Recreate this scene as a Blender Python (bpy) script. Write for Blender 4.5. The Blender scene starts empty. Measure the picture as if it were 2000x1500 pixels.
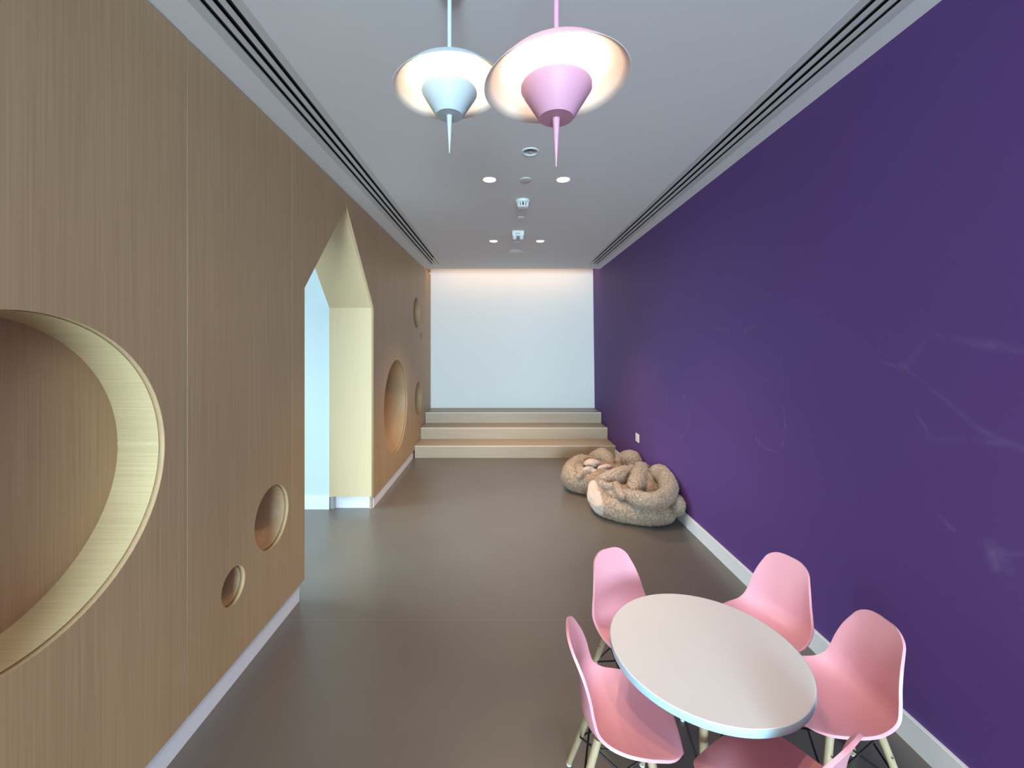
import bpy, bmesh, math, random
from mathutils import Vector, Matrix
random.seed(7)
scene = bpy.context.scene
COL = scene.collection
PI = math.pi

# ------------------------------------------------------------------ camera
H = 1.55                       # camera height; photograph: f = 820 px, principal point (983, 674) of 2000x1500
cam_d = bpy.data.cameras.new('camera')
cam_d.sensor_width = 36.0
cam_d.lens = 820 / 2000 * 36
cam_d.shift_x = (1000 - 983) / 2000
cam_d.shift_y = (674 - 750) / 2000
cam_d.clip_start = 0.02
cam = bpy.data.objects.new('camera', cam_d)
COL.objects.link(cam)
cam.location = (0, 0, H)
cam.rotation_euler = (PI / 2, 0, 0)
scene.camera = cam

# ------------------------------------------------------------------ world, daylight, exposure
scene.view_settings.view_transform = 'Standard'
scene.view_settings.look = 'None'
scene.view_settings.gamma = 1.0
scene.view_settings.exposure = 0.0
scene.view_settings.use_curve_mapping = False
w = bpy.data.worlds.new('world'); scene.world = w; w.use_nodes = True
w.node_tree.nodes['Background'].inputs[0].default_value = (0.62, 0.80, 1.0, 1)
w.node_tree.nodes['Background'].inputs[1].default_value = 0.6

def area(name, loc, rot, sx, sy, power, color, spread=None):
    l = bpy.data.lights.new(name, 'AREA'); l.shape = 'RECTANGLE'
    l.size = sx; l.size_y = sy; l.energy = power; l.color = color
    if spread: l.spread = spread
    o = bpy.data.objects.new(name, l); COL.objects.link(o)
    o.location = loc; o.rotation_euler = rot
    return o
DAY = (0.63, 0.885, 1.0)
WARM = (1.0, 0.64, 0.34)
# the glazed front behind the camera, and the window of the neighbouring room
area('daylight_main_room', (0.15, -6.45, 1.45), (PI / 2, 0, 0), 2.6, 2.4, 1060, DAY)
area('daylight_next_room_side', (-4.10, 2.45, 1.60), (PI / 2 - math.radians(32), 0, -PI / 2), 2.4, 1.9, 85, DAY, math.radians(84))
area('next_room_added_fill', (-2.95, -1.45, 1.45), (PI / 2, 0, 0), 2.4, 2.4, 150, DAY)  # added fill lamp, brightens the passage soffit and end wall
area('cove_strip', (0.15, 6.62, 2.80), (math.radians(60), 0, 0), 2.6, 0.03, 4.6, (1.0, 0.56, 0.27))

# ------------------------------------------------------------------ materials
def mk(name):
    m = bpy.data.materials.new(name); m.use_nodes = True
    return m, m.node_tree.nodes, m.node_tree.links, m.node_tree.nodes['Principled BSDF']
def plain(name, col, rough=0.5, spec=0.5, metal=0.0, noise=0.0, nscale=40, bump=0.0, bscale=200):
    m, n, l, p = mk(name)
    p.inputs['Base Color'].default_value = (*col, 1)
    p.inputs['Roughness'].default_value = rough
    p.inputs['Specular IOR Level'].default_value = spec
    p.inputs['Metallic'].default_value = metal
    tc = n.new('ShaderNodeTexCoord')
    if noise:
        t = n.new('ShaderNodeTexNoise'); t.inputs['Scale'].default_value = nscale
        l.new(tc.outputs['Object'], t.inputs['Vector'])
        r = n.new('ShaderNodeMapRange'); r.inputs[3].default_value = 1 - noise; r.inputs[4].default_value = 1 + noise
        l.new(t.outputs[0], r.inputs[0])
        v = n.new('ShaderNodeVectorMath'); v.operation = 'SCALE'; v.inputs[0].default_value = col
        l.new(r.outputs[0], v.inputs['Scale']); l.new(v.outputs[0], p.inputs['Base Color'])
    if bump:
        t = n.new('ShaderNodeTexNoise'); t.inputs['Scale'].default_value = bscale
        l.new(tc.outputs['Object'], t.inputs['Vector'])
        b = n.new('ShaderNodeBump'); b.inputs['Strength'].default_value = bump; b.inputs['Distance'].default_value = 0.002
        l.new(t.outputs[0], b.inputs['Height']); l.new(b.outputs[0], p.inputs['Normal'])
    return m
def wood(name, c1, c2, stretch=(150, 150, 2.0), rough=0.5, spec=0.3):
    """fine straight grain; low scale along the grain axis"""
    m, n, l, p = mk(name)
    tc = n.new('ShaderNodeTexCoord'); mp = n.new('ShaderNodeMapping')
    mp.inputs['Scale'].default_value = stretch
    l.new(tc.outputs['Object'], mp.inputs[0])
    t = n.new('ShaderNodeTexNoise'); t.inputs['Scale'].default_value = 1.0; t.inputs['Detail'].default_value = 3
    l.new(mp.outputs[0], t.inputs['Vector'])
    mp2 = n.new('ShaderNodeMapping'); mp2.inputs['Scale'].default_value = [max(0.35, s * 0.03) for s in stretch]
    l.new(tc.outputs['Object'], mp2.inputs[0])
    t2 = n.new('ShaderNodeTexNoise'); t2.inputs['Scale'].default_value = 1.0; t2.inputs['Detail'].default_value = 2
    l.new(mp2.outputs[0], t2.inputs['Vector'])
    a = n.new('ShaderNodeMath'); a.operation = 'MULTIPLY_ADD'; a.inputs[1].default_value = 0.65
    b2 = n.new('ShaderNodeMath'); b2.operation = 'MULTIPLY'; b2.inputs[1].default_value = 0.35
    l.new(t2.outputs[0], b2.inputs[0]); l.new(t.outputs[0], a.inputs[0]); l.new(b2.outputs[0], a.inputs[2])
    cr = n.new('ShaderNodeValToRGB'); cr.color_ramp.elements[0].position = 0.3; cr.color_ramp.elements[1].position = 0.7
    cr.color_ramp.elements[0].color = (*c1, 1); cr.color_ramp.elements[1].color = (*c2, 1)
    l.new(a.outputs[0], cr.inputs[0]); l.new(cr.outputs[0], p.inputs['Base Color'])
    p.inputs['Roughness'].default_value = rough; p.inputs['Specular IOR Level'].default_value = spec
    bp = n.new('ShaderNodeBump'); bp.inputs['Strength'].default_value = 0.06; bp.inputs['Distance'].default_value = 0.001
    l.new(t.outputs[0], bp.inputs['Height']); l.new(bp.outputs[0], p.inputs['Normal'])
    return m
def emit(name, col, strength):
    m, n, l, p = mk(name)
    p.inputs['Base Color'].default_value = (*col, 1)
    p.inputs['Emission Color'].default_value = (*col, 1); p.inputs['Emission Strength'].default_value = strength
    return m

M = {}
M['panel'] = wood('panel_veneer', (0.425, 0.276, 0.15), (0.53, 0.362, 0.204))
M['edge'] = wood('panel_edge_veneer', (0.62, 0.52, 0.36), (0.74, 0.63, 0.46))
M['liner'] = wood('niche_liner_veneer', (0.52, 0.40, 0.215), (0.66, 0.52, 0.295), (3, 160, 160))
M['jamb'] = wood('jamb_veneer', (0.585, 0.445, 0.265), (0.655, 0.505, 0.31))
M['step'] = wood('step_laminate', (0.40, 0.31, 0.225), (0.47, 0.375, 0.28), (2, 140, 140), 0.42, 0.4)
M['nosing'] = plain('step_nosing', (0.62, 0.55, 0.46), 0.4)
M['white'] = plain('white_wall_paint', (0.83, 0.825, 0.82), 0.75, 0.25, bump=0.05, bscale=300)
M['palewall'] = plain('pale_blue_grey_wall', (0.62, 0.72, 0.74), 0.75, 0.25, bump=0.05, bscale=300)
M['ceil'] = plain('ceiling_paint', (0.79, 0.79, 0.80), 0.85, 0.2)
M['base'] = plain('baseboard_lacquer', (0.84, 0.84, 0.87), 0.4)
M['alu'] = plain('diffuser_white_metal', (0.62, 0.62, 0.62), 0.45)
M['black'] = plain('black_void', (0.006, 0.006, 0.007), 0.8, 0.1)
M['blank'] = plain('grey_deflector', (0.30, 0.33, 0.35), 0.5)
M['blade'] = plain('slot_blade', (0.035, 0.035, 0.038), 0.5)
M['pink'] = plain('pink_plastic', (0.76, 0.36, 0.43), 0.38, 0.4, noise=0.01, nscale=6)
M['legwood'] = wood('beech_leg', (0.38, 0.295, 0.18), (0.48, 0.385, 0.25), (90, 90, 4), 0.45)
M['wire'] = plain('black_wire', (0.008, 0.008, 0.009), 0.5, 0.3)
M['steel'] = plain('steel_bolt', (0.7, 0.68, 0.65), 0.25, metal=1.0)
M['glide'] = plain('white_foot_glide', (0.75, 0.75, 0.75), 0.4)
M['tabletop'] = plain('white_table_laminate', (0.82, 0.825, 0.84), 0.32, 0.4, noise=0.01, nscale=5)
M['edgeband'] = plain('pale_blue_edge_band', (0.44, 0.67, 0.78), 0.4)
M['lamp_white'] = plain('pale_grey_lamp_paint', (0.47, 0.55, 0.59), 0.5, 0.3)
M['lamp_pink'] = plain('pink_lamp_paint', (0.57, 0.295, 0.41), 0.5, 0.3)
M['lamp_in'] = plain('shade_inside', (0.90, 0.84, 0.77), 0.6, 0.2)
M['lamp_led'] = emit('lamp_diffuser', (1.0, 0.80, 0.55), 6.0)
M['down_led'] = emit('downlight_led', (1.0, 0.80, 0.52), 14)
M['device'] = plain('white_device_plastic', (0.74, 0.78, 0.78), 0.4)
M['device_dim'] = plain('ceiling_disc_plastic', (0.62, 0.62, 0.63), 0.5)
M['chrome'] = plain('chrome', (0.6, 0.62, 0.64), 0.2, metal=1.0)
M['socket'] = plain('socket_plastic', (0.85, 0.80, 0.80), 0.35)

# floor: satin vinyl with a faint welded seam
m, n, l, p = mk('vinyl_floor'); M['floor'] = m
tc = n.new('ShaderNodeTexCoord')
t = n.new('ShaderNodeTexNoise'); t.inputs['Scale'].default_value = 2.2; t.inputs['Detail'].default_value = 4
l.new(tc.outputs['Object'], t.inputs['Vector'])
cr = n.new('ShaderNodeValToRGB'); cr.color_ramp.elements[0].position = 0.35; cr.color_ramp.elements[1].position = 0.7
cr.color_ramp.elements[0].color = (0.130, 0.112, 0.099, 1); cr.color_ramp.elements[1].color = (0.140, 0.121, 0.107, 1)
l.new(t.outputs[0], cr.inputs[0])
sp = n.new('ShaderNodeSeparateXYZ'); l.new(tc.outputs['Object'], sp.inputs[0])
a = n.new('ShaderNodeMath'); a.operation = 'SUBTRACT'; a.inputs[1].default_value = 2.37; l.new(sp.outputs['Y'], a.inputs[0])
ab = n.new('ShaderNodeMath'); ab.operation = 'ABSOLUTE'; l.new(a.outputs[0], ab.inputs[0])
lt = n.new('ShaderNodeMath'); lt.operation = 'LESS_THAN'; lt.inputs[1].default_value = 0.0025; l.new(ab.outputs[0], lt.inputs[0])
mx = n.new('ShaderNodeMixRGB'); mx.inputs[2].default_value = (0.175, 0.152, 0.134, 1)
l.new(lt.outputs[0], mx.inputs[0]); l.new(cr.outputs[0], mx.inputs[1]); l.new(mx.outputs[0], p.inputs['Base Color'])
p.inputs['Roughness'].default_value = 0.33; p.inputs['Specular IOR Level'].default_value = 0.55
t3 = n.new('ShaderNodeTexNoise'); t3.inputs['Scale'].default_value = 260; l.new(tc.outputs['Object'], t3.inputs['Vector'])
bp = n.new('ShaderNodeBump'); bp.inputs['Strength'].default_value = 0.05; bp.inputs['Distance'].default_value = 0.001
l.new(t3.outputs[0], bp.inputs['Height']); l.new(bp.outputs[0], p.inputs['Normal'])

# purple chalk-marked wall
def wall_pt(px, py):
    """photo pixel -> (y, z) on the right wall"""
    d = 820 * 1.54 / (px - 983); return d, H - (py - 674) * d / 820
m, n, l, p = mk('purple_paint'); M['purple'] = m
tc = n.new('ShaderNodeTexCoord'); sp = n.new('ShaderNodeSeparateXYZ'); l.new(tc.outputs['Object'], sp.inputs[0])
cb = n.new('ShaderNodeCombineXYZ'); l.new(sp.outputs['Y'], cb.inputs[0]); l.new(sp.outputs['Z'], cb.inputs[1])
def math_(op, a=None, b=None, c=None):
    q = n.new('ShaderNodeMath'); q.operation = op
    for i, v in enumerate((a, b, c)):
        if v is None: continue
        if isinstance(v, (int, float)): q.inputs[i].default_value = v
        else: l.new(v, q.inputs[i])
    return q.outputs[0]
def vmath(op, a, b=None):
    q = n.new('ShaderNodeVectorMath'); q.operation = op
    for i, v in enumerate((a, b)):
        if v is None: continue
        if isinstance(v, tuple): q.inputs[i].default_value = v
        else: l.new(v, q.inputs[i])
    return q
wob = n.new('ShaderNodeTexNoise'); wob.inputs['Scale'].default_value = 3.0; l.new(cb.outputs[0], wob.inputs['Vector'])
wv = vmath('SCALE', vmath('SUBTRACT', wob.outputs['Color'], (0.5, 0.5, 0.5)).outputs[0]); wv.inputs['Scale'].default_value = 0.16
P = vmath('MULTIPLY', vmath('ADD', cb.outputs[0], wv.outputs[0]).outputs[0], (1, 1, 0)).outputs[0]
acc = None
def add(s):
    global acc
    acc = s if acc is None else math_('MAXIMUM', acc, s)
def soft(dist, w_, amp):
    r_ = n.new('ShaderNodeMapRange'); r_.interpolation_type = 'SMOOTHSTEP'; l.new(dist, r_.inputs[0])
    r_.inputs[1].default_value = 0; r_.inputs[2].default_value = w_; r_.inputs[3].default_value = amp; r_.inputs[4].default_value = 0
    return r_.outputs[0]
def seg(p0, p1, w_, amp):
    A = (*wall_pt(*p0), 0); B = (*wall_pt(*p1), 0)
    d = (B[0] - A[0], B[1] - A[1], 0); L2 = d[0] ** 2 + d[1] ** 2
    pa = vmath('SUBTRACT', P, A).outputs[0]
    tt = math_('DIVIDE', vmath('DOT_PRODUCT', pa, d).outputs['Value'], L2)
    cl = n.new('ShaderNodeClamp'); l.new(tt, cl.inputs[0])
    q = vmath('SCALE', d); l.new(cl.outputs[0], q.inputs['Scale'])
    add(soft(vmath('LENGTH', vmath('SUBTRACT', pa, q.outputs[0]).outputs[0]).outputs['Value'], w_, amp))
def ring(c, rad, w_, amp, keep):
    C = (*wall_pt(*c), 0)
    pa = vmath('SUBTRACT', P, C).outputs[0]
    dd = math_('ABSOLUTE', math_('SUBTRACT', vmath('LENGTH', pa).outputs['Value'], rad))
    g = math_('GREATER_THAN', vmath('DOT_PRODUCT', pa, keep).outputs['Value'], 0.0)
    add(math_('MULTIPLY', soft(dd, w_, amp), g))
seg((1690, 700), (1760, 730), 0.012, 0.45); seg((1760, 720), (1830, 650), 0.02, 0.4); seg((1830, 650), (1990, 670), 0.02, 0.45)
seg((1770, 720), (1860, 800), 0.016, 0.4); seg((1860, 800), (1995, 890), 0.02, 0.5); seg((1780, 810), (1800, 845), 0.012, 0.6)
seg((1800, 850), (1960, 870), 0.016, 0.35); seg((1805, 1000), (1850, 1025), 0.016, 0.55); seg((1930, 1060), (1945, 1105), 0.03, 0.75)
seg((1950, 1080), (1975, 1120), 0.03, 0.65); seg((1960, 1090), (1995, 1085), 0.02, 0.5); seg((1528, 740), (1523, 768), 0.016, 0.7)
seg((1400, 635), (1425, 640), 0.03, 0.5); seg((1455, 640), (1475, 625), 0.03, 0.4)
ring((1500, 825), 0.16, 0.012, 0.6, (-0.6, -0.8, 0)); ring((1485, 680), 0.18, 0.012, 0.35, (-0.3, -1, 0))
ring((1325, 810), 0.19, 0.03, 0.4, (-1, -0.4, 0)); ring((1255, 720), 0.16, 0.03, 0.35, (1, 0.5, 0))
# patch of scrubbed scribbles near the bean bags
cc = (*wall_pt(1295, 720), 0)
pd = vmath('LENGTH', vmath('MULTIPLY', vmath('SUBTRACT', P, cc).outputs[0], (1.0, 0.85, 0)).outputs[0]).outputs['Value']
nz = n.new('ShaderNodeTexNoise'); nz.inputs['Scale'].default_value = 9; nz.inputs['Detail'].default_value = 6
mpp = n.new('ShaderNodeMapping'); mpp.inputs['Scale'].default_value = (1.3, 0.8, 1); l.new(cb.outputs[0], mpp.inputs[0]); l.new(mpp.outputs[0], nz.inputs['Vector'])
rr = n.new('ShaderNodeMapRange'); rr.inputs[1].default_value = 0.52; rr.inputs[2].default_value = 0.72; rr.inputs[3].default_value = 0; rr.inputs[4].default_value = 0.36
l.new(nz.outputs[0], rr.inputs[0])
add(math_('MULTIPLY', rr.outputs[0], soft(pd, 0.75, 1.0)))
nz2 = n.new('ShaderNodeTexNoise'); nz2.inputs['Scale'].default_value = 14; nz2.inputs['Detail'].default_value = 5; l.new(cb.outputs[0], nz2.inputs['Vector'])
brk = n.new('ShaderNodeMapRange'); brk.inputs[1].default_value = 0.35; brk.inputs[2].default_value = 0.65; l.new(nz2.outputs[0], brk.inputs[0])
chalk = math_('MULTIPLY', math_('MULTIPLY', acc, brk.outputs[0]), 0.28)
mx = n.new('ShaderNodeMixRGB'); mx.inputs[1].default_value = (0.116, 0.055, 0.232, 1); mx.inputs[2].default_value = (0.36, 0.31, 0.50, 1)
l.new(chalk, mx.inputs[0]); l.new(mx.outputs[0], p.inputs['Base Color'])
p.inputs['Roughness'].default_value = 0.6; p.inputs['Specular IOR Level'].default_value = 0.22

# ------------------------------------------------------------------ mesh helpers
def link(name, mesh, mat=None, parent=None):
    o = bpy.data.objects.new(name, mesh); COL.objects.link(o)
    if mat is not None: mesh.materials.append(mat)
    if parent is not None: o.parent = parent
    return o
def obj(name, bm, mat, parent=None, smooth=False, angle=None):
    me = bpy.data.meshes.new(name); bm.normal_update(); bm.to_mesh(me); bm.free()
    if smooth:
        for f in me.polygons: f.use_smooth = True
        if angle: me.set_sharp_from_angle(angle=math.radians(angle))
    return link(name, me, mat, parent)
def thing(name, label, cat, loc=(0, 0, 0), rz=0.0, group=None):
    o = bpy.data.objects.new(name, None); COL.objects.link(o)
    o.location = loc; o.rotation_euler = (0, 0, rz); o.empty_display_size = 0.1
    o['label'] = label; o['category'] = cat
    if group: o['group'] = group
    return o
def tag(o, label, cat, group=None):
    o['label'] = label; o['category'] = cat
    if group: o['group'] = group
    return o
def struct(o, label=None):
    o['kind'] = 'structure'
    if label: o['label'] = label
    return o
def box(bm, x0, x1, y0, y1, z0, z1):
    v = [bm.verts.new(c) for c in ((x0, y0, z0), (x1, y0, z0), (x1, y1, z0), (x0, y1, z0), (x0, y0, z1), (x1, y0, z1), (x1, y1, z1), (x0, y1, z1))]
    for f in ((3, 2, 1, 0), (4, 5, 6, 7), (0, 1, 5, 4), (1, 2, 6, 5), (2, 3, 7, 6), (3, 0, 4, 7)):
        bm.faces.new([v[i] for i in f])
    return bm
def bx(x0, x1, y0, y1, z0, z1, bevel=0.0, seg=1):
    bm = box(bmesh.new(), x0, x1, y0, y1, z0, z1)
    if bevel: bmesh.ops.bevel(bm, geom=bm.edges[:], offset=bevel, segments=seg, affect='EDGES', profile=0.5)
    return bm
def frame_of(d):
    d = d.normalized(); u = d.cross(Vector((0, 0, 1)))
    if u.length < 1e-4: u = d.cross(Vector((1, 0, 0)))
    u.normalize(); return u, d.cross(u).normalized()
def tube(bm, pts, rad, seg=12, caps=True):
    pts = [Vector(p_) for p_ in pts]; k = len(pts)
    if not hasattr(rad, '__len__'): rad = [rad] * k
    rings = []
    for i, p_ in enumerate(pts):
        d = pts[min(i + 1, k - 1)] - pts[max(i - 1, 0)]
        u, v = frame_of(d)
        rings.append([bm.verts.new(p_ + rad[i] * (math.cos(2 * PI * j / seg) * u + math.sin(2 * PI * j / seg) * v)) for j in range(seg)])
    for a_, b_ in zip(rings, rings[1:]):
        for j in range(seg): bm.faces.new((a_[j], a_[(j + 1) % seg], b_[(j + 1) % seg], b_[j]))
    if caps:
        bm.faces.new(rings[0][::-1]); bm.faces.new(rings[-1])
    return bm
def lathe(prof, seg=48, axis='Z', close=False):
    """prof = [(r, t)...]; revolved about the axis"""
    bm = bmesh.new(); rings = []
    for r, t_ in prof:
        if r < 1e-6: rings.append([bm.verts.new((0, 0, t_))])
        else: rings.append([bm.verts.new((r * math.cos(2 * PI * j / seg), r * math.sin(2 * PI * j / seg), t_)) for j in range(seg)])
    pairs = list(zip(rings, rings[1:]))
    if close: pairs.append((rings[-1], rings[0]))
    for a_, b_ in pairs:
        for j in range(seg):
            k = (j + 1) % seg
            if len(a_) == 1 and len(b_) == 1: continue
            if len(a_) == 1: bm.faces.new((a_[0], b_[k], b_[j]))
            elif len(b_) == 1: bm.faces.new((a_[j], a_[k], b_[0]))
            else: bm.faces.new((a_[j], a_[k], b_[k], b_[j]))
    bmesh.ops.recalc_face_normals(bm, faces=bm.faces[:])
    if axis == 'X':
        bm.transform(Matrix(((0, 0, 1, 0), (1, 0, 0, 0), (0, 1, 0, 0), (0, 0, 0, 1))))
    return bm
def circ(cx, cy, r, k=72): return [(cx + r * math.cos(2 * PI * i / k), cy + r * math.sin(2 * PI * i / k)) for i in range(k)]
def rect(x0, x1, y0, y1): return [(x0, y0), (x1, y0), (x1, y1), (x0, y1)]
def shape_mesh(name, loops, t0, t1, plane='YZ'):
    """flat outline with holes extruded from t0 to t1 (x for 'YZ', z for 'XY')"""
    cd = bpy.data.curves.new('outline', 'CURVE'); cd.dimensions = '2D'; cd.fill_mode = 'BOTH'; cd.extrude = (t1 - t0) / 2
    for lp in loops:
        s = cd.splines.new('POLY'); s.points.add(len(lp) - 1); s.use_cyclic_u = True
        for q, (a_, b_) in zip(s.points, lp): q.co = (a_, b_, 0, 1)
    to = bpy.data.objects.new('outline', cd); COL.objects.link(to)
    dg = bpy.context.evaluated_depsgraph_get(); dg.update()
    me = bpy.data.meshes.new_from_object(to.evaluated_get(dg)); me.name = name
    bpy.data.objects.remove(to); bpy.data.curves.remove(cd)
    c = (t0 + t1) / 2
    if plane == 'YZ': mt = Matrix(((0, 0, 1, c), (1, 0, 0, 0), (0, 1, 0, 0), (0, 0, 0, 1)))
    else: mt = Matrix.Translation((0, 0, c))
    me.transform(mt); me.materials.clear()
    bm = bmesh.new(); bm.from_mesh(me); bmesh.ops.remove_doubles(bm, verts=bm.verts[:], dist=1e-5)
    bmesh.ops.recalc_face_normals(bm, faces=bm.faces[:]); bm.to_mesh(me); bm.free()
    return me

# ------------------------------------------------------------------ setting
CZ = 2.735            # ceiling height
XL = -1.218           # face of the veneered panels on the left
YB = 7.05             # back wall
YE = 6.52             # end of the ceiling, light cove behind
YF = -6.5             # front of the room, behind the camera
struct(obj('floor', bx(-4.4, 1.75, YF, YB + 0.1, -0.1, 0.0), M['floor']))

DIFF_L = (-1.085, -0.895); DIFF_R = (1.222, 1.412)
DY0, DY1 = -2.5, 6.30
downs = [(-0.087, 0.60), (0.600, 0.60), (-0.099, 3.008), (0.429, 3.008), (-0.111, 4.787), (0.420, 4.787)]  # first pair is unseen, added to throw warm light on the table
holes = [rect(DIFF_L[0] + 0.02, DIFF_L[1] - 0.02, DY0 + 0.02, DY1 - 0.02), rect(DIFF_R[0] + 0.02, DIFF_R[1] - 0.02, DY0 + 0.02, DY1 - 0.02)]
holes += [circ(x, y, 0.046, 32) for x, y in downs] + [circ(0.166, 2.57, 0.042, 32)]
struct(link('ceiling', shape_mesh('ceiling', [rect(-1.30, 1.62, YF, YE)] + holes, CZ, CZ + 0.03, 'XY'), M['ceil']))
struct(obj('trim_1', bx(-1.30, 1.62, YE - 0.02, YE, CZ + 0.03, 2.80), M['ceil']))      # upstand of the light cove
struct(obj('ceiling_cove', bx(-1.30, 1.66, YE - 0.6, YB + 0.1, 3.15, 3.2), M['ceil']))
struct(obj('wall_back', bx(-1.7, 1.75, YB, YB + 0.1, 0.0, 3.15), M['white']))
struct(obj('wall_front', bx(-1.7, 1.75, YF - 0.12, YF - 0.02, 0.0, 0.25), M['white']))

# purple wall, very slightly out of plumb as photographed
def xr(y, z): 
    xb = 1.600 - 0.0085 * y
    return xb + (1.507 - xb) * min(z, 2.9) / CZ
bm = bmesh.new(); NY, NZ = 24, 8
def grid(xoff):
    return [[bm.verts.new((xr(YF + (YB - YF) * i / NY, 3.15 * j / NZ) + xoff, YF + (YB - YF) * i / NY, 3.15 * j / NZ)) for j in range(NZ + 1)] for i in range(NY + 1)]
g0 = grid(0.0); g1 = grid(0.12)
for i in range(NY):
    for j in range(NZ):
        bm.faces.new((g0[i][j], g0[i][j + 1], g0[i + 1][j + 1], g0[i + 1][j])); bm.faces.new((g1[i][j], g1[i + 1][j], g1[i + 1][j + 1], g1[i][j + 1]))
for i in range(NY):
    bm.faces.new((g0[i][NZ], g1[i][NZ], g1[i + 1][NZ], g0[i + 1][NZ])); bm.faces.new((g0[i][0], g0[i + 1][0], g1[i + 1][0], g1[i][0]))
for j in range(NZ):
    bm.faces.new((g0[0][j], g1[0][j], g1[0][j + 1], g0[0][j + 1])); bm.faces.new((g0[NY][j], g0[NY][j + 1], g1[NY][j + 1], g1[NY][j]))
struct(obj('wall_right', bm, M['purple']))
# right baseboard follows the wall
bm = bmesh.new(); ys = [YF, 0, 2, 4, 5.77]; prof = [(0.0, 0.0), (-0.014, 0.0), (-0.014, 0.108), (-0.012, 0.112), (0.0, 0.112)]
rows = [[bm.verts.new((xr(y, 0) - (0.0035 if z > 0.05 else 0) + dx, y, z)) for dx, z in prof] for y in ys]
for a_, b_ in zip(rows, rows[1:]):
    for k in range(5): bm.faces.new((a_[k], b_[k], b_[(k + 1) % 5], a_[(k + 1) % 5]))
bm.faces.new(rows[0]); bm.faces.new(rows[-1][::-1]); bmesh.ops.recalc_face_normals(bm, faces=bm.faces[:])
struct(obj('baseboard_right', bm, M['base']))

# left wall: veneered panels with round niches and a gabled passage
DN, DF, APY, APZ, EAVE = 2.574, 3.948, 3.261, 2.632, 1.90
BZ = 0.113
niche = [ # y, z, r, depth
    (1.0625, 1.19, 0.4485, 0.147),
    (2.218, 0.644, 0.1624, 0.12), (1.897, 0.4613, 0.0835, 0.085),
    (4.803, 0.8555, 0.5237, 0.30), (5.90, 2.003, 0.2155, 0.15), (6.026, 0.787, 0.2402, 0.16), (6.243, 1.691, 0.057, 0.07)]
gable = [(DN, 0.0), (DF, 0.0), (DF, EAVE), (APY, APZ), (DN, EAVE)]
# the wall behind the panels, in one slab, its front set back so that joints read as grooves
outer = [(YF, 0), (DN - 0.02, 0), (DN - 0.02, EAVE + 0.01), (APY, APZ + 0.03), (DF + 0.02, EAVE + 0.01), (DF + 0.02, 0), (YB, 0), (YB, 3.15), (YF, 3.15)]
wl = struct(link('wall_left', shape_mesh('wall_left', [outer] + [circ(y, z, r + 0.012) for y, z, r, d in niche], -1.265, -1.2415), M['edge']))
rear = [(-1.6, 0), (DN - 0.02, 0), (DN - 0.02, EAVE + 0.01), (APY, APZ + 0.03), (DF + 0.02, EAVE + 0.01), (DF + 0.02, 0), (4.1, 0), (4.1, 3.15), (-1.6, 3.15)]
link('rear_lining', shape_mesh('rear_lining', [rear], -1.637, -1.60), M['white'], wl)
G = 0.0032
seams = [YF, -5.3, -4.1, -2.9, -2.1, -0.9, 0.30, 1.616, 2.421, 3.261, 4.127, 5.37, YB]
for k, (a_, b_) in enumerate(zip(seams, seams[1:])):
    y0, y1 = a_ + G, b_ - G
    top = CZ - 0.006
    if k == 8: lp = [(y0, BZ), (DN, BZ), (DN, EAVE), (y1, APZ - 0.004), (y1, top), (y0, top)]
    elif k == 9: lp = [(y0, APZ - 0.004), (DF, EAVE), (DF, BZ), (y1, BZ), (y1, top), (y0, top)]
    else: lp = rect(y0, y1, BZ, top)
    hs = [circ(y, z, r) for y, z, r, d in niche if y0 < y < y1]
    link('wall_panel', shape_mesh('wall_panel', [lp] + hs, XL - 0.0215, XL), M['panel'], wl)
for yj in seams[1:-1]:
    z0 = APZ + 0.002 if yj == APY else BZ + 0.004
    obj('joint_strip', bx(XL - 0.0215, XL - 0.0015, yj - G, yj + G, z0, CZ - 0.008), M['edge'], wl)
# upper strip above the shadow joint, only seen inside the cove
obj('upper_panel', bx(XL - 0.0215, XL, YE - 0.3, YB, CZ + 0.035, 3.14), M['panel'], wl)
# niches
y, z, r, d = niche[0]
obj('niche_liner', lathe([(r - 0.001, 0.0005), (r - 0.001, -d)], 128, 'X'), M['liner'], wl, True).location = (XL - 0.022, y, z)
obj('niche_back', bx(XL - 0.02 - d - 0.012, XL - 0.022 - d + 0.0, y - r - 0.01, y + r + 0.01, z - r - 0.01, z + r + 0.01), M['panel'], wl)
obj('liner_joint', bx(XL - 0.022 - d, XL - 0.0225, y + r - 0.0035, y + r - 0.001, z + 0.006, z + 0.0085), M['edge'], wl)
for y, z, r, d in niche[1:]:
    prof = [(r - 0.002, 0.0), (r - 0.003, -0.016)]
    for i in range(1, 19):
        a_ = i / 18 * PI / 2
        prof.append(((r - 0.004) * math.cos(a_) ** 0.85 if i < 18 else 0.0, -0.016 - (d - 0.016) * math.sin(a_) ** 0.95))
    obj('dished_niche', lathe(prof, 72, 'X'), M['panel'], wl, True, 60).location = (XL - 0.0215, y, z)
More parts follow.
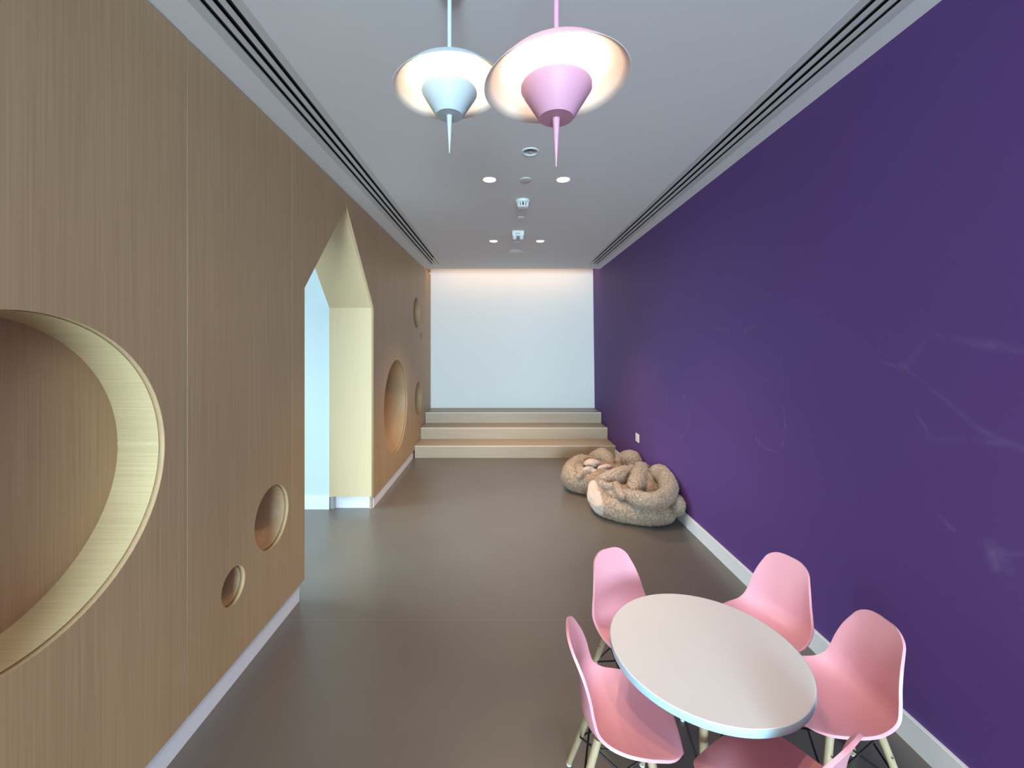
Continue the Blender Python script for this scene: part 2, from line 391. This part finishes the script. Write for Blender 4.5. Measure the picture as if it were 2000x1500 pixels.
# passage lining
XJ = -1.637
def lining(name, a0, a1, thick, mat, x0=XJ, x1=XL - 0.022):
    """board whose visible face runs from a0 to a1 in the y-z plane; thickness lies outside the opening"""
    (y0, z0), (y1, z1) = a0, a1
    L_ = math.hypot(y1 - y0, z1 - z0); ny, nz_ = -(z1 - z0) / L_ * thick, (y1 - y0) / L_ * thick
    cy, cz = (DN + DF) / 2, 1.0
    if (cy - y0) * ny + (cz - z0) * nz_ > 0: ny, nz_ = -ny, -nz_
    bm = bmesh.new()
    q = [(y0, z0), (y1, z1), (y1 + ny, z1 + nz_), (y0 + ny, z0 + nz_)]
    va = [bm.verts.new((x0, a_, b_)) for a_, b_ in q]; vb = [bm.verts.new((x1, a_, b_)) for a_, b_ in q]
    bm.faces.new(va); bm.faces.new(vb[::-1])
    for i in range(4): bm.faces.new((va[i], vb[i], vb[(i + 1) % 4], va[(i + 1) % 4]))
    bmesh.ops.recalc_face_normals(bm, faces=bm.faces[:])
    return obj(name, bm, mat, wl)
lining('passage_jamb', (DF, 0.125), (DF, EAVE), 0.018, M['jamb'])
lining('passage_jamb', (DN, 0.125), (DN, EAVE), 0.018, M['jamb'])
lining('passage_soffit', (DF, EAVE), (APY, APZ), 0.018, M['jamb'])
lining('passage_soffit', (DN, EAVE), (APY, APZ), 0.018, M['jamb'])
obj('jamb_plinth', bx(-1.634, -1.244, DF + 0.05, DF + 0.07, 0.0, 0.123), M['base'], wl)
obj('jamb_plinth', bx(-1.634, -1.244, DN - 0.07, DN - 0.03, 0.0, 0.123), M['base'], wl)
struct(obj('baseboard_left', box(bx(-1.262, -1.236, YF, DN - 0.03, 0, BZ - 0.003), -1.262, -1.236, DF + 0.05, 5.77, 0, BZ - 0.003), M['base']))

# neighbouring room seen through the passage
struct(obj('wall_passage', bx(-4.4, -1.6385, 3.972, 4.09, 0, 3.15), M['palewall']))
struct(obj('wall_next_room', bx(-4.4, -4.3, -1.6, 4.09, 0, 3.15), M['white']))
struct(obj('ceiling_next_room', bx(-4.4, -1.64, -1.6, 4.09, 2.9, 3.0), M['ceil']))
struct(obj('baseboard_passage', bx(-4.4, -1.6385, 3.953, 3.972, 0, 0.118, 0.002), M['base']))

# ------------------------------------------------------------------ stepped platform
st = thing('stepped_platform', 'three wide wood laminate steps in front of the white end wall', 'steps', (0.15, 5.77, 0))
lev = [(5.77, 6.195, 0.165), (6.195, 6.57, 0.33), (6.57, YB - 0.003, 0.496)]
for (y0, y1, zt) in lev:
    x0 = XL + 0.002; x1 = xr(y0, zt) - 0.004
    zb = zt - 0.165
    r_ = obj('riser', bx(x0, x1, y0, y0 + 0.02, zb, zt - 0.012), M['step'], st)
    t_ = obj('tread', bx(x0, x1 - 0.004, y0 + 0.004, y1 + (0.0 if y1 > 7 else 0.02), zt - 0.02, zt), M['step'], st)
    nn = obj('nosing', bx(x0, x1, y0 - 0.001, y0 + 0.012, zt - 0.014, zt + 0.0015, 0.002), M['nosing'], t_)
    for o_ in (r_, t_): o_.matrix_parent_inverse = Matrix.Translation(-st.location)

# ------------------------------------------------------------------ ceiling slot diffusers
def diffuser(x0, x1, label, blanks, mirror):
    d_ = thing('slot_diffuser', label, 'air vent', ((x0 + x1) / 2, 0, CZ))
    inv = Matrix.Translation(-d_.location)
    zb, zt = CZ - 0.003, CZ + 0.006
    fl = 0.039; sw = 0.0215; bw = (x1 - x0 - 2 * fl - 3 * sw) / 2
    xs = x0 + fl
    parts = []
    parts.append(obj('flange', bx(x0, x0 + fl, DY0, DY1, zb, zt, 0.0012), M['alu'], d_))
    parts.append(obj('flange', bx(x1 - fl, x1, DY0, DY1, zb, zt, 0.0012), M['alu'], d_))
    parts.append(obj('end_cap', bx(x0 + fl, x1 - fl, DY1 - 0.13, DY1, zb, zt, 0.0012), M['alu'], d_))
    for k in range(3):
        a_ = xs + k * (sw + bw)
        if k < 2: parts.append(obj('divider_bar', bx(a_ + sw, a_ + sw + bw, DY0, DY1 - 0.13, zb, CZ + 0.003, 0.001), M['alu'], d_))
        parts.append(obj('slot_blade', bx(a_ + sw / 2 - 0.0010, a_ + sw / 2 + 0.0010, DY0, DY1 - 0.13, CZ + 0.004, CZ + 0.024), M['blade'], d_))
        for (b0, b1) in blanks:
            parts.append(obj('deflector', bx(a_ + (0.002 if mirror else sw * 0.30), a_ + (sw * 0.72 if mirror else sw - 0.002), b0, b1, CZ + 0.007, CZ + 0.010), M['blank'], d_))
    parts.append(obj('plenum', box(box(box(bmesh.new(), x0 + 0.022, x1 - 0.022, DY0 + 0.022, DY1 - 0.022, CZ + 0.12, CZ + 0.13),
                     x0 + 0.022, x0 + 0.026, DY0 + 0.022, DY1 - 0.022, CZ + 0.007, CZ + 0.12), x1 - 0.026, x1 - 0.022, DY0 + 0.022, DY1 - 0.022, CZ + 0.007, CZ + 0.12), M['black'], d_))
    for o_ in parts: o_.matrix_parent_inverse = inv
diffuser(*DIFF_L, 'long white three-slot air diffuser in the ceiling along the wood panelled wall', [], False)
diffuser(*DIFF_R, 'long white three-slot air diffuser in the ceiling along the purple wall', [(DY0, 2.19), (3.2, 3.93), (5.0, 6.17)], True)

# ------------------------------------------------------------------ downlights and ceiling devices
dl_lab = ['added downlight lighting the table, left of the unseen pair', 'added downlight lighting the table, right of the unseen pair',
          'recessed round downlight left of the flat disc, nearer pair', 'recessed round downlight right of the flat disc, nearer pair',
          'recessed round downlight left of the emergency light, farther pair', 'recessed round downlight right of the emergency light, farther pair']
for (x, y), lb in zip(downs, dl_lab):
    t_ = thing('downlight', lb, 'ceiling light', (x, y, CZ), 0, 'downlights in the ceiling')
    obj('trim_ring', lathe([(0.0445, 0.025), (0.0445, -0.001), (0.050, -0.0035), (0.054, 0.0), (0.052, 0.0005)], 48), M['device_dim'], t_, True, 40)
    obj('lens', lathe([(0.0, -0.004), (0.030, -0.003), (0.043, 0.004), (0.0435, 0.012)], 40), M['down_led'], t_, True)
    ld = bpy.data.lights.new('downlight_beam', 'SPOT'); ld.energy = 40 if y < 2 else 75 if y < 4 else 125; ld.color = (1.0, 0.70, 0.42); ld.spot_size = math.radians(95); ld.spot_blend = 0.8; ld.shadow_soft_size = 0.015 if y < 2 else 0.04
    lo = bpy.data.objects.new('downlight_beam', ld); COL.objects.link(lo); lo.parent = t_; lo.location = (0, 0, -0.02)
t_ = thing('sprinkler', 'recessed ceiling sprinkler with white ring, nearest of the ceiling fittings', 'sprinkler', (0.166, 2.57, CZ))
obj('escutcheon', lathe([(0.0405, 0.03), (0.0405, -0.001), (0.047, -0.006), (0.0535, -0.003), (0.054, 0.0)], 48), M['device'], t_, True, 40)
obj('cup', lathe([(0.040, 0.0), (0.036, 0.032), (0.0, 0.034)], 40), M['device_dim'], t_, True, 40)
obj('sprinkler_head', lathe([(0.0, -0.004), (0.012, -0.003), (0.012, 0.0), (0.004, 0.002), (0.005, 0.014), (0.010, 0.016), (0.010, 0.032), (0.0, 0.032)], 20), M['chrome'], t_, True, 40)
bm = bmesh.new()
for s in (-1, 1): tube(bm, [(s * 0.008, 0, 0.0), (s * 0.014, 0, 0.012), (s * 0.009, 0, 0.026)], 0.0022, 8)
obj('frame_arm', bm, M['chrome'], t_, True)
def disc(lb, x, y, r, h, mat, cat='ceiling disc', nm='ceiling_cover'):
    o_ = obj(nm, lathe([(0.0, -h), (r * 0.86, -h), (r * 0.97, -h * 0.65), (r, 0.0), (0.0, 0.0)], 48), M[mat], None, True, 35)
    o_.location = (x, y, CZ); return tag(o_, lb, cat)
disc('flat round cover plate on the ceiling between the nearer downlights', 0.161, 3.01, 0.046, 0.006, 'device_dim')
disc('small round disc on the ceiling just behind the smoke detector', 0.166, 3.90, 0.034, 0.008, 'device')
disc('small round disc on the ceiling just behind the emergency light', 0.152, 4.83, 0.040, 0.010, 'device')
disc('largest flat round plate on the ceiling, last before the white end wall', 0.155, 5.30, 0.088, 0.006, 'device')
# smoke detector
t_ = thing('smoke_detector', 'white smoke detector with dark vent slits on the ceiling', 'smoke detector', (0.160, 3.44, CZ))
obj('mount', lathe([(0.056, 0.0), (0.058, -0.010), (0.056, -0.020), (0.050, -0.023), (0.0, -0.023)], 48), M['device'], t_, True, 35)
obj('cap', lathe([(0.0435, -0.052), (0.040, -0.060), (0.024, -0.064), (0.0, -0.064), (0.0, -0.052)], 48), M['device'], t_, True, 35)
obj('chamber', lathe([(0.034, -0.021), (0.034, -0.054)], 32), M['black'], t_, True)
for k in range(12):
    a_ = 2 * PI * (k + 0.5) / 12
    bm = bx(0.036, 0.050, -0.0052, 0.0052, -0.053, -0.021)
    for v in bm.verts:
        if v.co.z < -0.04 and v.co.x > 0.04: v.co.x = 0.0435
    bm.transform(Matrix.Rotation(a_, 4, 'Z'))
    obj('fin', bm, M['device'], t_)
# twin emergency light
t_ = thing('emergency_light', 'small white box with two round lamp heads on the ceiling between the farther downlights', 'emergency light', (0.154, 4.36, CZ))
obj('housing', bx(-0.061, 0.061, -0.02, 0.03, -0.052, 0.0, 0.004, 2), M['device'], t_)
obj('status_strip', bx(-0.030, 0.020, -0.0215, -0.0195, -0.034, -0.026), M['blank'], t_)
for s in (-1, 1):
    h_ = obj('lamp_head', lathe([(0.0, 0.018), (0.018, 0.016), (0.024, 0.0), (0.022, -0.012), (0.0, -0.010)], 28), M['device'], t_, True, 40)
    h_.location = (s * 0.036, -0.012, -0.070); h_.rotation_euler = (math.radians(62), 0, 0)
    g_ = obj('lamp_lens', lathe([(0.0, -0.016), (0.012, -0.0145), (0.018, -0.0115)], 24), M['chrome'], h_, True)
obj('head_bracket', bx(-0.045, 0.045, -0.004, 0.014, -0.060, -0.050, 0.003), M['blank'], t_)

# ------------------------------------------------------------------ pendant lamps
def pendant(x, y, zr, mat, label, tilt):
    t_ = thing('pendant_lamp', label, 'pendant lamp', (x, y, 0), 0, 'pendant lamps over the table')
    zc = zr - 0.002
    prof_o = [(0.1825, 0.000), (0.166, 0.0170), (0.152, 0.0295), (0.141, 0.0400), (0.128, 0.0485), (0.110, 0.059), (0.090, 0.073), (0.070, 0.086), (0.045, 0.099), (0.012, 0.107)]
    prof_i = [(0.1375, 0.0370), (0.149, 0.0255), (0.163, 0.0138), (0.181, -0.001)]
    R = Matrix.Rotation(-tilt, 4, 'Y')
    sh = obj('shade', lathe(prof_o + [(0.0, 0.107)], 96), M[mat], t_, True); sh.matrix_local = Matrix.Translation((0, 0, zr)) @ R
    si = obj('shade_lining', lathe(prof_i + [(0.1825, 0.000)], 96), M['lamp_in'], sh, True)
    bd = obj('lamp_body', lathe([(0.0, 0.0), (0.086, 0.0), (0.0895, -0.004), (0.0895, -0.010), (0.0455, -0.080), (0.043, -0.083), (0.0, -0.083)], 72), M[mat], t_, True, 35); bd.location = (0, 0, zc)
    le = obj('diffuser', lathe([(0.010, 0.0355), (0.100, 0.0355), (0.137, 0.0362), (0.137, 0.0375), (0.010, 0.0375)], 96, close=True), M['lamp_led'], sh, True, 35)
    sp_ = obj('spike', lathe([(0.0, -0.205), (0.0012, -0.205), (0.0095, -0.084), (0.0095, -0.076)], 24), M[mat], t_, True, 35); sp_.location = (0, 0, zc)
    bm = bmesh.new(); tube(bm, [(0, 0, zr + 0.104), (0, 0, CZ - 0.02)], 0.0072, 16)
    obj('rod', bm, M[mat], t_, True, 40)
    bm = bmesh.new(); tube(bm, [(0, 0, zc + 0.0), (0, 0, zr + 0.100)], 0.006, 12)
    obj('stem', bm, M['lamp_in'], t_, True, 40)
    obj('canopy', lathe([(0.0, CZ - 0.022), (0.034, CZ - 0.022), (0.038, CZ - 0.018), (0.038, CZ - 0.0005)], 40), M[mat], t_, True, 35)
pendant(-0.1755, 1.37, H + 0.833, 'lamp_white', 'pale grey-blue spinning-top pendant lamp, the farther and left one', math.radians(4))
pendant(0.1335, 1.06, H + 0.657, 'lamp_pink', 'pink spinning-top pendant lamp, the nearer and right one', math.radians(4.5))

# ------------------------------------------------------------------ wall socket
t_ = thing('wall_socket', 'small white socket plate on the purple wall above the bean bags', 'socket', (xr(4.84, 0.48), 4.84, 0.482))
obj('plate', bx(-0.009, -0.0002, -0.055, 0.055, -0.047, 0.047, 0.002, 2), M['socket'], t_)
obj('rocker', bx(-0.0115, -0.008, -0.012, 0.040, -0.018, 0.022, 0.001), M['device'], t_)

# ------------------------------------------------------------------ table
TX, TY, TR, TH = 0.697, 1.461, 0.316, 0.50
t_ = thing('round_table', 'round white-topped low table with beech legs among pink chairs', 'table', (TX, TY, 0))
obj('tabletop', lathe([(0.0, TH), (TR - 0.004, TH), (TR - 0.0015, TH - 0.0012), (TR - 0.0015, TH - 0.025), (0.0, TH - 0.025)], 128), M['tabletop'], t_, True, 25)
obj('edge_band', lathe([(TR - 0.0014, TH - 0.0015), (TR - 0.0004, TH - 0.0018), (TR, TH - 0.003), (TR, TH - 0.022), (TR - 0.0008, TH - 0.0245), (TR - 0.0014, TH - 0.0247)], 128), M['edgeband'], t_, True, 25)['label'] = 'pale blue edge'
a0 = math.atan2(-TY, -TX)
tops, feet = [], []
for k in range(4):
    a_ = a0 + k * PI / 2; u = Vector((math.cos(a_), math.sin(a_), 0))
    p1 = u * 0.105 + Vector((0, 0, TH - 0.03)); p0 = u * 0.205 + Vector((0, 0, 0.006))
    tops.append(p1); feet.append(p0)
    bm = bmesh.new(); tube(bm, [p0, p0.lerp(p1, 0.5), p1], [0.0105, 0.013, 0.0145], 16)
    lg = obj('leg', bm, M['legwood'], t_, True, 40)
    bm = bmesh.new(); tube(bm, [p0 + Vector((0, 0, -0.006)), p0 + Vector((0, 0, 0.003))], 0.0105, 16)
    obj('foot_glide', bm, M['glide'], lg, True, 40)
    bm = bmesh.new(); q = p0.lerp(p1, 0.83); side = Vector((-u.y, u.x, 0)); tube(bm, [q - side * 0.020, q + side * 0.020], 0.003, 8)
    obj('bolt', bm, M['steel'], lg, True, 40)
obj('mount_plate', bx(-0.10, 0.10, -0.10, 0.10, TH - 0.031, TH - 0.0255), M['wire'], t_).rotation_euler = (0, 0, a0 + PI / 4)
for k in range(4):
    for A, B in ((k, (k + 1) % 4), ((k + 1) % 4, k)):
        bm = bmesh.new(); tube(bm, [tops[A].lerp(feet[A], 0.14), tops[B].lerp(feet[B], 0.60)], 0.0035, 8)
        obj('brace_rod', bm, M['wire'], t_, True, 40)

# ------------------------------------------------------------------ chairs (local +X is the way the sitter faces)
def catmull(pts, k):
    out = []
    P_ = [pts[0]] + pts + [pts[-1]]
    nseg = len(pts) - 1
    for i in range(k + 1):
        t = i / k * nseg; s = min(int(t), nseg - 1); f = t - s
        a_, b_, c_, d_ = P_[s], P_[s + 1], P_[s + 2], P_[s + 3]
        out.append(tuple(0.5 * ((2 * b_[j]) + (-a_[j] + c_[j]) * f + (2 * a_[j] - 5 * b_[j] + 4 * c_[j] - d_[j]) * f * f + (-a_[j] + 3 * b_[j] - 3 * c_[j] + d_[j]) * f ** 3) for j in range(len(b_))))
    return out
#       centre x, z      edge x, z       half width
CH = [(0.1800, 0.3014, 0.1773, 0.3000, 0.1352), (0.1693, 0.3202, 0.1673, 0.3181, 0.1460), (0.1259, 0.3276, 0.1273, 0.3318, 0.1604), (0.0588, 0.3213, 0.0656, 0.3346, 0.1686),
      (-0.0097, 0.3129, 0.0068, 0.3389, 0.1688), (-0.0700, 0.3158, -0.0423, 0.3483, 0.1607), (-0.1047, 0.3325, -0.0769, 0.3714, 0.1533), (-0.1233, 0.3663, -0.0918, 0.4097, 0.1432),
      (-0.1258, 0.4217, -0.1026, 0.4557, 0.1317), (-0.1329, 0.4814, -0.1199, 0.5049, 0.1174), (-0.1493, 0.5421, -0.1449, 0.5526, 0.0985), (-0.1718, 0.5965, -0.1712, 0.5965, 0.0785)]
def chair_shell():
    K, V = 110, 30
    prof = catmull(CH, K)
    s = [0.0]
    for i in range(K): s.append(s[-1] + math.dist(prof[i][:2], prof[i + 1][:2]))
    bm = bmesh.new(); rows = []
    RF, RT = 0.080, 0.054
    for i, (x, z, ex, ez, hw) in enumerate(prof):
        t = s[i]
        if t < RF: hw -= RF - math.sqrt(max(RF * RF - (RF - t) ** 2, 0))
        t = s[-1] - s[i]
        if t < RT: hw -= RT - math.sqrt(max(RT * RT - (RT - t) ** 2, 0))
        row = []
        for j in range(V + 1):
            v = -1 + 2 * j / V
            c = abs(v) ** 2.6
            row.append(bm.verts.new((x + (ex - x) * c, v * hw, z + (ez - z) * c)))
        rows.append(row)
    for i in range(K):
        for j in range(V): bm.faces.new((rows[i][j], rows[i][j + 1], rows[i + 1][j + 1], rows[i + 1][j]))
    bmesh.ops.recalc_face_normals(bm, faces=bm.faces[:])
    me = bpy.data.meshes.new('seat_shell'); bm.to_mesh(me); bm.free()
    o = bpy.data.objects.new('tmp', me); COL.objects.link(o)
    sm = o.modifiers.new('s', 'SOLIDIFY'); sm.thickness = 0.009; sm.offset = 0
    bv = o.modifiers.new('b', 'BEVEL'); bv.width = 0.0036; bv.segments = 3; bv.limit_method = 'ANGLE'; bv.angle_limit = math.radians(50)
    dg = bpy.context.evaluated_depsgraph_get(); dg.update()
    m2 = bpy.data.meshes.new_from_object(o.evaluated_get(dg)); m2.name = 'seat_shell'
    bpy.data.objects.remove(o)
    for f in m2.polygons: f.use_smooth = True
    return m2
SHELL = chair_shell(); SHELL.materials.append(M['pink'])
LT = [Vector((0.075, 0.076, 0.300)), Vector((0.075, -0.076, 0.300)), Vector((-0.075, 0.076, 0.296)), Vector((-0.075, -0.076, 0.296))]
LF = [Vector((0.146, 0.130, 0.006)), Vector((0.146, -0.130, 0.006)), Vector((-0.164, 0.126, 0.006)), Vector((-0.164, -0.126, 0.006))]
ch0 = thing('shell_chair', '', 'chair', (0, 0, 0), 0, 'pink shell chairs around the table')
link('seat_shell', SHELL, None, ch0)
for p1, p0 in zip(LT, LF):
    bm = bmesh.new(); tube(bm, [p0, p0.lerp(p1, 0.5), p1], [0.0095, 0.0118, 0.013], 16)
    lg = obj('leg', bm, M['legwood'], ch0, True, 40)
    bm = bmesh.new(); tube(bm, [p0 + Vector((0, 0, -0.006)), p0 + Vector((0, 0, 0.004))], 0.0097, 16)
    obj('foot_glide', bm, M['glide'], lg, True, 40)
    q = p0.lerp(p1, 0.72); sx = 1 if p0.x > 0 else -1; sy = 1 if p0.y > 0 else -1
    bm = bmesh.new(); tube(bm, [q - Vector((0, 0.0165, 0)), q + Vector((0, 0.0165, 0))], 0.0032, 8)
    obj('bolt', bm, M['steel'], lg, True, 40)
order = [0, 1, 3, 2]
for k in range(4):
    A, B = order[k], order[(k + 1) % 4]
    for a_, b_ in ((A, B), (B, A)):
        bm = bmesh.new(); tube(bm, [LT[a_].lerp(LF[a_], 0.10), LT[b_].lerp(LF[b_], 0.58)], 0.0033, 8)
        obj('brace_rod', bm, M['wire'], ch0, True, 40)
bm = bmesh.new()
ring_ = [LT[k].lerp(LF[k], 0.10) for k in order]
for k in range(4): tube(bm, [ring_[k], ring_[(k + 1) % 4]], 0.003, 8)
obj('mount_frame', bm, M['wire'], ch0, True, 40)
def copy_tree(o, parent=None):
    c = o.copy(); COL.objects.link(c)
    if parent: c.parent = parent; c.matrix_parent_inverse = o.matrix_parent_inverse.copy()
    for chd in list(o.children): copy_tree(chd, c)
    return c
chairs = [ # x, y, heading (deg), label
    (0.387, 1.403, -8.3, 'pink shell chair at the left of the table, seat half under the tabletop'),
    (0.562, 1.814, -65.4, 'pink shell chair behind the table at its left, back to the steps'),
    (1.135, 1.829, 202.5, 'pink shell chair between the table and purple wall, farther from the camera'),
    (1.159, 1.464, 179.4, 'pink shell chair at the right of the table, nearest the purple wall'),
    (0.752, 1.153, 120.0, 'pink shell chair cut by the bottom edge, in front of the table')]
for k, (x, y, a_, lb) in enumerate(chairs):
    o = ch0 if k == 0 else copy_tree(ch0)
    o.location = (x, y, 0); o.rotation_euler = (0, 0, math.radians(a_)); o['label'] = lb

# ------------------------------------------------------------------ plush bean bags
m, n, l, p = mk('plush_fur'); M['fur'] = m
tc = n.new('ShaderNodeTexCoord')
t = n.new('ShaderNodeTexNoise'); t.inputs['Scale'].default_value = 60; t.inputs['Detail'].default_value = 5
l.new(tc.outputs['Object'], t.inputs['Vector'])
cr = n.new('ShaderNodeValToRGB'); cr.color_ramp.elements[0].position = 0.38; cr.color_ramp.elements[1].position = 0.62
cr.color_ramp.elements[0].color = (0.33, 0.245, 0.185, 1); cr.color_ramp.elements[1].color = (0.52, 0.40, 0.31, 1)
l.new(t.outputs[0], cr.inputs[0])
att = n.new('ShaderNodeAttribute'); att.attribute_name = 'pale'
mx = n.new('ShaderNodeMixRGB'); mx.inputs[2].default_value = (0.58, 0.46, 0.405, 1)
l.new(att.outputs['Fac'], mx.inputs[0]); l.new(cr.outputs[0], mx.inputs[1]); l.new(mx.outputs[0], p.inputs['Base Color'])
p.inputs['Roughness'].default_value = 0.9; p.inputs['Specular IOR Level'].default_value = 0.1
p.inputs['Sheen Weight'].default_value = 0.25

def ell(bm, c, r, rot=0.0):
    ret = bmesh.ops.create_icosphere(bm, subdivisions=3, radius=1.0)
    mt = Matrix.Translation(c) @ Matrix.Rotation(rot, 4, 'Z') @ Matrix.Diagonal((*r, 1))
    bmesh.ops.transform(bm, matrix=mt, verts=ret['verts'])
def roll(bm, pts, k=26, seg=14):
    """soft roll through (x, y, z, radius) points"""
    q = catmull(pts, k)
    tube(bm, [c[:3] for c in q], [c[3] for c in q], seg)
    for c in (q[0], q[-1]): ell(bm, c[:3], (c[3],) * 3)
def beanbag(label, build, pale, seed):
    bm = bmesh.new(); build(bm)
    me = bpy.data.meshes.new('bag_body'); bm.to_mesh(me); bm.free()
    o = bpy.data.objects.new('tmp', me); COL.objects.link(o)
    r1 = o.modifiers.new('r', 'REMESH'); r1.mode = 'VOXEL'; r1.voxel_size = 0.006
    s1 = o.modifiers.new('s', 'SMOOTH'); s1.factor = 0.5; s1.iterations = 1
    for nm, sc, stg in (('a', 0.11, 0.016), ('b', 0.03, 0.009), ('c', 0.013, 0.009)):
        tx = bpy.data.textures.new('bag_' + nm + str(seed), 'CLOUDS'); tx.noise_scale = sc; tx.noise_depth = 2
        d = o.modifiers.new(nm, 'DISPLACE'); d.texture = tx; d.strength = stg; d.mid_level = 0.5; d.texture_coords = 'LOCAL'
    dg = bpy.context.evaluated_depsgraph_get(); dg.update()
    m2 = bpy.data.meshes.new_from_object(o.evaluated_get(dg)); bpy.data.objects.remove(o)
    at = m2.attributes.new('pale', 'FLOAT', 'POINT')
    vals = []
    for v in m2.vertices:
        if v.co.z < 0.004: v.co.z = 0.004
        lim = xr(v.co.y, v.co.z) - 0.02
        if v.co.x > lim: v.co.x = lim - 0.0
        vals.append(pale(v.co))
    at.data.foreach_set('value', vals)
    for f in m2.polygons: f.use_smooth = True
    b = link('bean_bag', m2, M['fur'])
    vg = b.vertex_groups.new(name='fur')
    for i, x in enumerate(vals):
        if x < 0.5 and m2.vertices[i].co.z > 0.02: vg.add([i], 1.0, 'REPLACE')
    pm = b.modifiers.new('fur', 'PARTICLE_SYSTEM'); ps = b.particle_systems[0]; st_ = ps.settings
    st_.type = 'HAIR'; st_.count = 60000; st_.hair_length = 0.0062; st_.hair_step = 2
    st_.brownian_factor = 0.0016; st_.normal_factor = 0.0022; st_.object_align_factor = (0, 0, -0.0016)
    st_.use_advanced_hair = True; st_.root_radius = 0.10; st_.tip_radius = 0.03; st_.radius_scale = 0.014
    st_.render_type = 'PATH'; st_.material = 1; ps.seed = seed; ps.vertex_group_density = 'fur'
    tag(b, label, 'bean bag', 'plush bean bags by the purple wall')
    return b
def fp(X, Y, z):
    """bag feature seen at (X, Y) of an 8x enlarged detail of the photograph, at height z -> world point"""
    px, py = 1100 + X / 8, 860 + Y / 8
    d = (H - z) * 820 / (py - 674)
    return ((px - 983) * d / 820, d, z)
def rolls(bm, pts): roll(bm, [(*fp(X, Y, z), r) for X, Y, z, r in pts], 10 * len(pts))
def near_bag(bm):
    ell(bm, (1.18, 3.97, 0.10), (0.33, 0.25, 0.11)); ell(bm, (1.33, 3.97, 0.14), (0.19, 0.19, 0.14)); ell(bm, (1.40, 4.10, 0.16), (0.15, 0.16, 0.15))
    rolls(bm, [(520, 740, .175, .08), (540, 880, .125, .098), (645, 1020, .098, .094), (850, 1085, .092, .09), (1100, 1150, .084, .083), (1350, 1185, .078, .076), (1560, 1165, .078, .072), (1680, 1080, .085, .06)])
    rolls(bm, [(990, 830, .24, .042), (1140, 890, .248, .058), (1350, 945, .248, .067), (1540, 905, .258, .067), (1630, 810, .28, .07), (1650, 690, .30, .078), (1610, 580, .315, .085), (1510, 510, .315, .085), (1420, 500, .29, .06)])
    rolls(bm, [(1230, 460, .285, .082), (1190, 560, .27, .082), (1150, 690, .25, .082), (1120, 800, .22, .065)])
    rolls(bm, [(1270, 500, .25, .07), (1290, 640, .235, .06), (1270, 760, .215, .05)])
    rolls(bm, [(1070, 490, .265, .07), (920, 540, .25, .085), (760, 600, .235, .085), (620, 640, .215, .068)])
    rolls(bm, [(600, 680, .24, .034), (700, 715, .24, .032), (800, 705, .25, .032)])
    rolls(bm, [(830, 690, .262, .032), (865, 770, .252, .036), (920, 860, .238, .03)])
    rolls(bm, [(560, 700, .18, .06), (690, 800, .165, .075), (860, 880, .165, .065)])
    rolls(bm, [(455, 790, .165, .034), (540, 840, .178, .036), (650, 870, .178, .024)])
    rolls(bm, [(500, 980, .10, .036), (590, 1020, .118, .038), (660, 1030, .118, .022)])
    ell(bm, fp(1400, 720, 0.17), (0.11, 0.10, 0.06))
    ell(bm, fp(1420, 690, 0.20), (0.06, 0.055, 0.05))
    rolls(bm, [(1610, 990, .13, .055), (1730, 920, .19, .05), (1800, 970, .195, .052), (1800, 1050, .165, .048), (1740, 1075, .13, .045)])
def far_bag(bm):
    ell(bm, (1.13, 4.80, 0.10), (0.38, 0.31, 0.11))
    rolls(bm, [(440, 330, .19, .06), (310, 335, .19, .085), (200, 405, .175, .10), (130, 510, .155, .105), (160, 610, .12, .105), (310, 665, .105, .108), (440, 685, .105, .105), (570, 630, .14, .095), (700, 560, .15, .085)])
    rolls(bm, [(520, 280, .19, .09), (600, 265, .22, .105), (670, 300, .21, .095), (730, 370, .18, .07)])
    rolls(bm, [(890, 350, .19, .07), (950, 295, .23, .085), (1060, 300, .25, .105), (1140, 375, .22, .09)])
    rolls(bm, [(250, 430, .225, .045), (260, 490, .215, .048), (310, 530, .20, .04)])
    rolls(bm, [(240, 560, .20, .03), (340, 500, .215, .038), (440, 495, .215, .038), (540, 510, .205, .04)])
    ell(bm, fp(455, 365, 0.225), (0.10, 0.07, 0.05), 0.3)
    ell(bm, fp(655, 425, 0.245), (0.095, 0.045, 0.032), 0.25)
    ell(bm, fp(395, 455, 0.24), (0.075, 0.035, 0.03), 0.5)
def sst(a_, b_, x):
    t = min(max((x - a_) / (b_ - a_), 0), 1); return t * t * (3 - 2 * t)
def near_pale(c):
    return (1 - sst(0.0, 0.012, c.x - 0.875 - 0.02 * (c.y - 3.7))) if c.z < 0.245 else 0.0
def far_pale(c):
    for (X, Y, z, rx, ry) in ((455, 365, .225, .105, .08), (655, 425, .245, .10, .055), (395, 455, .24, .08, .05)):
        q = fp(X, Y, z)
        if ((c.x - q[0]) / rx) ** 2 + ((c.y - q[1]) / ry) ** 2 < 1.05 and c.z > z - 0.01: return 1.0
    return 0.0
near = beanbag('nearer beige plush bean bag with a cream patch, slumped against the purple wall', near_bag, near_pale, 3)
far = beanbag('farther beige plush bean bag with cream folds, beside the bottom step', far_bag, far_pale, 5)
